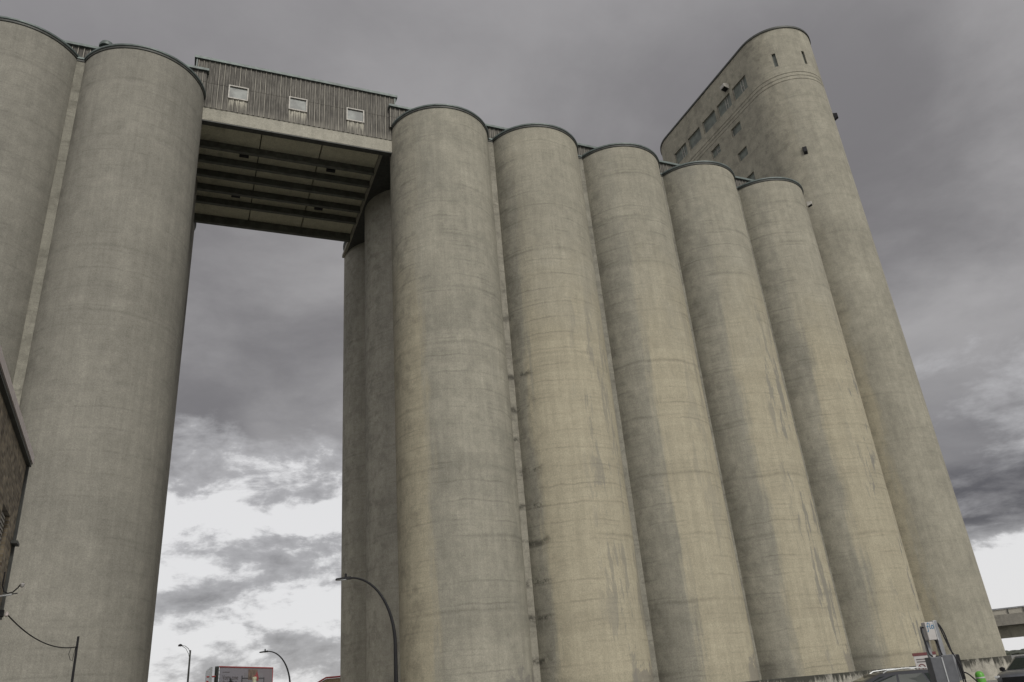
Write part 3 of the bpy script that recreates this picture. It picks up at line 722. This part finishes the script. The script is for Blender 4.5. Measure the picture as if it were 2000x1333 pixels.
# local x runs along the deck
ZO = 3.85
MB().box(-12, 90, 1.2, 3.4, ZO, 5.7).build('girder', concrete('concrete_overpass', (.20, .19, .15), (.27, .255, .20), lift=.2), ov)
MB().box(-12, 90, -.2, 12, 5.72, 6.0).build('deck_soffit', M_dark, ov)
MB().box(-12, 90, -.5, -.1, 5.74, 7.45).build('parapet', concrete('concrete_parapet', (.19, .18, .155), (.26, .245, .21), lift=.3), ov)
for i in range(44): MB().box(-11+i*2.3, -10.88+i*2.3, -.36, -.24, 7.46, 8.28).build('railing_post', M_dark, ov)
MB().box(-12, 90, -.22, -.20, 7.46, 8.28).build('railing_panel', plain('tan_railing_panel', (.33, .31, .26), .7), ov)
MB().box(-12, 90, -.38, -.2, 8.29, 8.45).build('handrail', M_grey, ov)
for x in (28, 60, 86): MB().box(x-.8, x+.8, 1.4, 3.2, 0, ZO-.003).build('pier', M_con, ov)

# far tree line
M_tree = plain('far_trees', (.055, .06, .045), .95, 0, .35, .4)
mb = MB(); rnd = random.Random(3)
for i in range(420):
    a = radians(28+ i*.13); d = 620+rnd.uniform(-40, 40); h = rnd.uniform(1.6, 3.2); r = rnd.uniform(3, 6); cx, cy = d*sin(a), d*cos(a)
    n = 7; vs = [(cx+r*cos(2*pi*k/n)*q, cy+r*sin(2*pi*k/n)*q, z+rnd.uniform(-.3, .3)) for q, z in ((1, 0), (1.1, h*.5), (.6, h*.9)) for k in range(n)]+[(cx, cy, h)]
    fs = [(j*n+k, j*n+(k+1) % n, (j+1)*n+(k+1) % n, (j+1)*n+k) for j in range(2) for k in range(n)]+[(2*n+k, 2*n+(k+1) % n, 3*n) for k in range(n)]
    mb.add(vs, fs)
t = mb.build('far_trees', M_tree); tag(t, 'low line of distant trees along the horizon at the right', 'trees', None, 'stuff')

# ================================================================ CHARGING STATION
cs = empty('charging_station', (19.02, 16.83, 0), 'twin post electric car charging station with white logo head and hanging black cables', 'charging station', None, -yaw)
MB().box(-.175, .055, -.13, .10, 2.12, 2.58).build('head', M_white, cs, bevel=.012)
MB().box(.057, .085, -.135, .105, 2.10, 2.60).build('head_trim', M_alu, cs, bevel=.005)
MB().box(.087, .20, -.06, .14, .9, 2.61).build('post', M_grey, cs, bevel=.012)
MB().box(-.185, -.085, .102, .22, .9, 2.50).build('post', M_grey, cs, bevel=.012)
lgo = MB()
def stroke(pts, r=.0095):
    q = [Vector((x, 0, z)) for x, z in pts]; o = []
    for i in range(len(q)-1):
        p0, p1, p2, p3 = q[max(i-1, 0)], q[i], q[i+1], q[min(i+2, len(q)-1)]
        for k in range(5):
            t = k/5; o.append(.5*((2*p1)+(p2-p0)*t+(2*p0-5*p1+4*p2-p3)*t*t+(3*p1-p0-3*p2+p3)*t**3))
    o.append(q[-1]); lgo.tube(o, r, 8)
stroke([(-.158, 2.34), (-.138, 2.335), (-.124, 2.37), (-.120, 2.45), (-.112, 2.53), (-.092, 2.56), (-.078, 2.545)])
stroke([(-.150, 2.465), (-.120, 2.468), (-.088, 2.475)])
stroke([(-.052, 2.56), (-.060, 2.50), (-.062, 2.43), (-.048, 2.408), (-.032, 2.42)])
stroke([(.038, 2.485), (.012, 2.498), (-.012, 2.475), (-.014, 2.43), (.008, 2.405), (.032, 2.425), (.036, 2.465), (.016, 2.495)])
lgo.xf(Matrix.Translation((0, -.131, 0)) @ Matrix.Diagonal((1, .5, 1, 1))).build('logo_lettering', M_blue, cs, smooth=True)
c1 = MB().box(-.36, -.06, -.30, .05, .55, 1.70).build('cabinet', M_dgrey, cs, bevel=.012)
c2 = MB().box(-.055, .24, -.30, .05, 1.05, 1.73).build('cabinet', M_dgrey, cs, bevel=.012)
MB().box(-.075, -.045, -.312, -.301, .8, 1.68).build('door_edge', M_alu, cs)
MB().box(.245, .36, -.22, .10, 1.08, 1.72).build('side_box', M_grey, cs, bevel=.01)
MB().box(.365, .52, -.10, .22, 1.10, 1.72).build('holster_box', M_black, cs, bevel=.02)
MB().box(-.3, .3, -.1, .25, 0, .9).build('pedestal', M_dgrey, cs, bevel=.02)
def cab(pts): 
    q = [Vector(p) for p in pts]; o = []
    for i in range(len(q)-1):
        p0, p1, p2, p3 = q[max(i-1, 0)], q[i], q[i+1], q[min(i+2, len(q)-1)]
        for k in range(6):
            t = k/6; o.append(.5*((2*p1)+(p2-p0)*t+(2*p0-5*p1+4*p2-p3)*t*t+(3*p1-p0-3*p2+p3)*t**3))
    o.append(q[-1]); MB().tube(o, .018, 8).build('cable', M_black, cs, smooth=True)
cab([(-.19, -.02, 2.45), (-.25, -.04, 2.45), (-.285, -.05, 2.34), (-.275, -.08, 2.1), (-.27, -.12, 1.8), (-.27, -.25, 1.72)])
cab([(.20, .02, 2.52), (.26, .0, 2.50), (.31, -.04, 2.30), (.33, -.08, 2.0), (.35, -.12, 1.70), (.36, -.30, 1.5), (.37, -.32, 1.1), (.40, -.3, .6)])
cab([(.20, -.02, 2.50), (.23, -.06, 2.42), (.26, -.10, 2.15), (.28, -.18, 1.85), (.29, -.32, 1.65), (.30, -.34, 1.3), (.33, -.34, .7)])
cab([(.05, .0, 2.12), (.06, -.02, 2.0), (.08, -.05, 1.8), (.10, -.08, 1.6)])
cab([(.50, .05, 1.25), (.60, .0, 1.25), (.72, -.05, 1.12), (.85, -.05, .9), (.9, 0, .5)])
MB().lathe([(.0, -.05), (.05, -.04), (.05, .04), (.0, .05)], 12).xf(Matrix.Translation((.21, 0, 2.50)) @ Matrix.Rotation(pi/2, 4, 'Y')).build('cable_gland', M_black, cs, smooth=True)

# parking sign
sg = empty('parking_sign', (24.98, 22.68, 0), 'white parking sign with dark red top bar and no parking circle behind the charger', 'sign', None, -yaw)
MB().box(-.40, .40, 0, .02, 1.25, 1.80).build('board', M_white, sg)
MB().box(-.42, .42, -.012, .022, 1.80, 1.90).build('top_bar', M_maroon, sg)
MB().box(.06, .12, .022, .08, 0, 1.85).build('post', M_alu, sg)
for xa, xb, za in ((-.34, .05, 1.66), (-.34, .0, 1.58), (.12, .34, 1.66), (.12, .30, 1.58)): MB().box(xa, xb, -.006, -.001, za, za+.04).build('text_line', M_ink, sg)
mb = MB(); vs = []; fs = []
for k in range(28):
    a = 2*pi*k/28
    for r, y in ((.135, -.012), (.105, -.012), (.105, -.002), (.135, -.002)): vs.append((-.20+r*cos(a), y, 1.40+r*sin(a)))
for k in range(28):
    q = (k+1) % 28
    for i in range(4): j = (i+1) % 4; fs.append((k*4+i, q*4+i, q*4+j, k*4+j))
mb.add(vs, fs); b2 = MB().box(-.11, .11, -.010, -.003, -.012, .012).xf(Matrix.Translation((-.20, 0, 1.40)) @ Matrix.Rotation(radians(45), 4, 'Y')); mb.add(b2.v, b2.f)
mb.build('prohibition_ring', M_maroon, sg)

# bollard
bo = empty('bollard', (20.20, 16.72, 0), 'bright green round bollard with a white band beside the charger', 'bollard')
MB().lathe([(.115, 0), (.115, 1.12), (.108, 1.18), (.085, 1.225), (.045, 1.25), (.005, 1.255)], 28).build('sleeve', M_green, bo, smooth=True)
MB().lathe([(.117, 1.075), (.119, 1.08), (.119, 1.105), (.117, 1.11)], 28, cap=False).build('reflective_band', M_white, bo, smooth=True)

# ================================================================ CARS
def car(name, loc, heading, pm, label, H=1.50, L=4.5, rails=True, rake=1.15):
    e = empty(name, (loc[0], loc[1], 0), label, 'car', None, heading); k = H/1.62
    # body: stations x, z_top, halfwidth
    st = [(-L/2, .62, .70), (-L/2+.06, .90, .80), (-L/2+.3, 1.0, .88), (-1.2, 1.02, .92), (0, .99, .92), (.95, .98, .92), (1.2, .97, .91), (1.7, .91, .90), (L/2-.22, .82, .85), (L/2-.06, .66, .76), (L/2, .50, .66)]
    vs = []; fs = []; m = 11
    for x, zt_, w_ in st:
        zt_ *= k; pr = [(w_*.86, .22), (w_*.98, .34), (w_, .52*k), (w_*1.0, zt_*.82), (w_*.965, zt_-.05), (w_*.90, zt_), (w_*.45, zt_+.025*k)]
        row = [(y, z) for y, z in pr]; full = row+[(0, zt_+.035*k)]+[(-y, z) for y, z in row[::-1]]
        m = len(full)
        for y, z in full: vs.append((x, y, max(z, .22)))
    for i in range(len(st)-1):
        for j in range(m-1): fs.append((i*m+j, i*m+j+1, (i+1)*m+j+1, (i+1)*m+j))
        fs.append((i*m+m-1, i*m, (i+1)*m, (i+1)*m+m-1))
    fs.append(tuple(range(m))); fs.append(tuple((len(st)-1)*m+j for j in range(m))[::-1])
    body = MB().add(vs, fs).build('body', pm, e, smooth=True)
    # greenhouse: x_base, x_top pairs
    zb, zr = .98*k, H
    base = [(rake, .74), (rake-.3, .86), (-.2, .90), (-1.3, .90), (-1.95, .84), (-2.12, .74)]
    top = [(.30, .55), (.12, .63), (-.35, .66), (-1.2, .65), (-1.72, .60), (-1.86, .52)]
    crown = [-.05, -.02, 0, -.01, -.05, -.08]
    vs = []; fs = []
    for (xb, wb), (xt, wt), c in zip(base, top, crown):
        vs += [(xb, wb, zb), (xt, wt, zr-.05+c), (xt, wt*.85, zr-.01+c), (xt, 0, zr+.01+c), (xt, -wt*.85, zr-.01+c), (xt, -wt, zr-.05+c), (xb, -wb, zb)]
    for i in range(5):
        for j in range(6): fs.append((i*7+j, i*7+j+1, (i+1)*7+j+1, (i+1)*7+j))
    fs += [(0, 1, 2, 3, 4, 5, 6)[::-1], tuple(35+j for j in range(7))]
    gh = MB().add(vs, fs).build('roof', pm, e, smooth=True)
    def lerp(a, b_, t): return Vector(a).lerp(Vector(b_), t)
    def P(sx, i, t, s, o=.006):   # point on side panel i (0..4), t along, s up
        a = lerp((base[i][0], sx*base[i][1], zb), (base[i+1][0], sx*base[i+1][1], zb), t)
        b_ = lerp((top[i][0], sx*top[i][1], zr-.05+crown[i]), (top[i+1][0], sx*top[i+1][1], zr-.05+crown[i+1]), t)
        p = a.lerp(b_, s); return (p.x, p.y+sx*o, p.z)
    for sx in (1, -1):
        for (i, t0, t1) in ((1, .1, .97), (2, .05, .95), (3, .05, .85)):
            q = [P(sx, i, t0, .08), P(sx, i, t1, .08), P(sx, i, t1, .86), P(sx, i, t0, .86)]
            q2 = [(a, b_-sx*.004, c) for a, b_, c in q]
            MB().add(q+q2, [(0, 1, 2, 3), (7, 6, 5, 4), (0, 4, 5, 1), (1, 5, 6, 2), (2, 6, 7, 3), (3, 7, 4, 0)]).build('side_window', M_carglass, e)
        q = [P(sx, 1, .0, -.02, .004), P(sx, 3, 1, -.02, .004), P(sx, 3, 1, .03, .01), P(sx, 1, .0, .03, .01)]
        MB().tube([P(sx, 1, 0, .0, .012), P(sx, 2, 0, .0, .012), P(sx, 3, 0, .0, .012), P(sx, 3, 1, .0, .012)], .014, 6).build('window_trim', M_alu if rails else M_black, e)
        if rails:
            MB().tube([(.05, sx*.57, zr-.04), (-.1, sx*.60, zr+.03), (-.6, sx*.60, zr+.055), (-1.1, sx*.595, zr+.045), (-1.5, sx*.57, zr+.0), (-1.62, sx*.56, zr-.06)], .02, 8).build('roof_rail', M_alu, e, smooth=True)
        mir = MB().lathe([(.0, -.10), (.09, -.07), (.10, .04), (.03, .09)], 14).xf(Matrix.Translation((.78, sx*1.03, zb+.06)) @ Matrix.Diagonal((.8, 1.3, 1, 1))); mir.build('mirror', M_black, e, smooth=True)
        h0 = MB().box(L/2-.34, L/2-.10, sx*.80-.14, sx*.80+.07, .66*k, .78*k) if sx > 0 else MB().box(L/2-.34, L/2-.10, -.87, -.66, .66*k, .78*k)
        h0.xf(Matrix.Identity(4)).build('headlight', M_lens, e, bevel=.02)
        MB().box(-L/2-.005, -L/2+.3, sx*.80-.09, sx*.80+.09, .78*k, .96*k).build('tail_light', M_red, e, bevel=.02)
        for wx in (L/2-.85, -L/2+.85):
            wv = MB().lathe([(.20, -.11), (.33, -.11), (.35, -.06), (.35, .06), (.33, .11), (.20, .11)], 28).xf(Matrix.Translation((wx, sx*.80, .35)) @ Matrix.Rotation(pi/2, 4, 'X'))
            wo = wv.build('wheel', M_tyre, e, smooth=True)
            MB().lathe([(.02, -.118), (.20, -.112), (.20, .112), (.02, .118)], 20).xf(Matrix.Translation((wx, sx*.80, .35)) @ Matrix.Rotation(pi/2, 4, 'X')).build('rim', M_alu, wo, smooth=True)
    # windscreens
    def wq(i, name):
        (xb, wb), (xt, wt) = base[i], top[i]; s = 1 if i == 0 else -1; z1 = zr-.05+crown[i]
        q = [(xb-s*.05+s*.03, -wb*.9, zb+.03), (xb-s*.05+s*.03, wb*.9, zb+.03), (xt+s*.04, wt*.92, z1-.02), (xt+s*.04, -wt*.92, z1-.02)]
        q2 = [(a-s*.02, b_, c) for a, b_, c in q]
        MB().add(q+q2, [(0, 1, 2, 3), (7, 6, 5, 4), (0, 4, 5, 1), (1, 5, 6, 2), (2, 6, 7, 3), (3, 7, 4, 0)]).build(name, M_carglass, e)
    wq(0, 'windscreen'); wq(5, 'rear_window')
    MB().box(L/2-.07, L/2+.02, -.52, .52, .42*k, .70*k).build('grille', M_black, e, bevel=.02)
    MB().box(L/2-.1, L/2+.05, -.70, .70, .24, .38).build('bumper', M_dgrey, e, bevel=.03)
    return e
P_dark = paint('dark_grey_car_paint', (.025, .026, .030)); P_grey = paint('slate_car_paint', (.085, .09, .105))
car('parked_car', (21.9, 22.0), math.atan2(.39, -.92), P_dark, 'dark grey car with silver roof rails parked left of the charging station', H=1.40, rake=1.7)
car('parked_car', (36.9, 27.6), math.atan2(-.25, -.97), P_grey, 'slate grey car facing the camera at the right edge of the picture', H=1.50, rails=False)
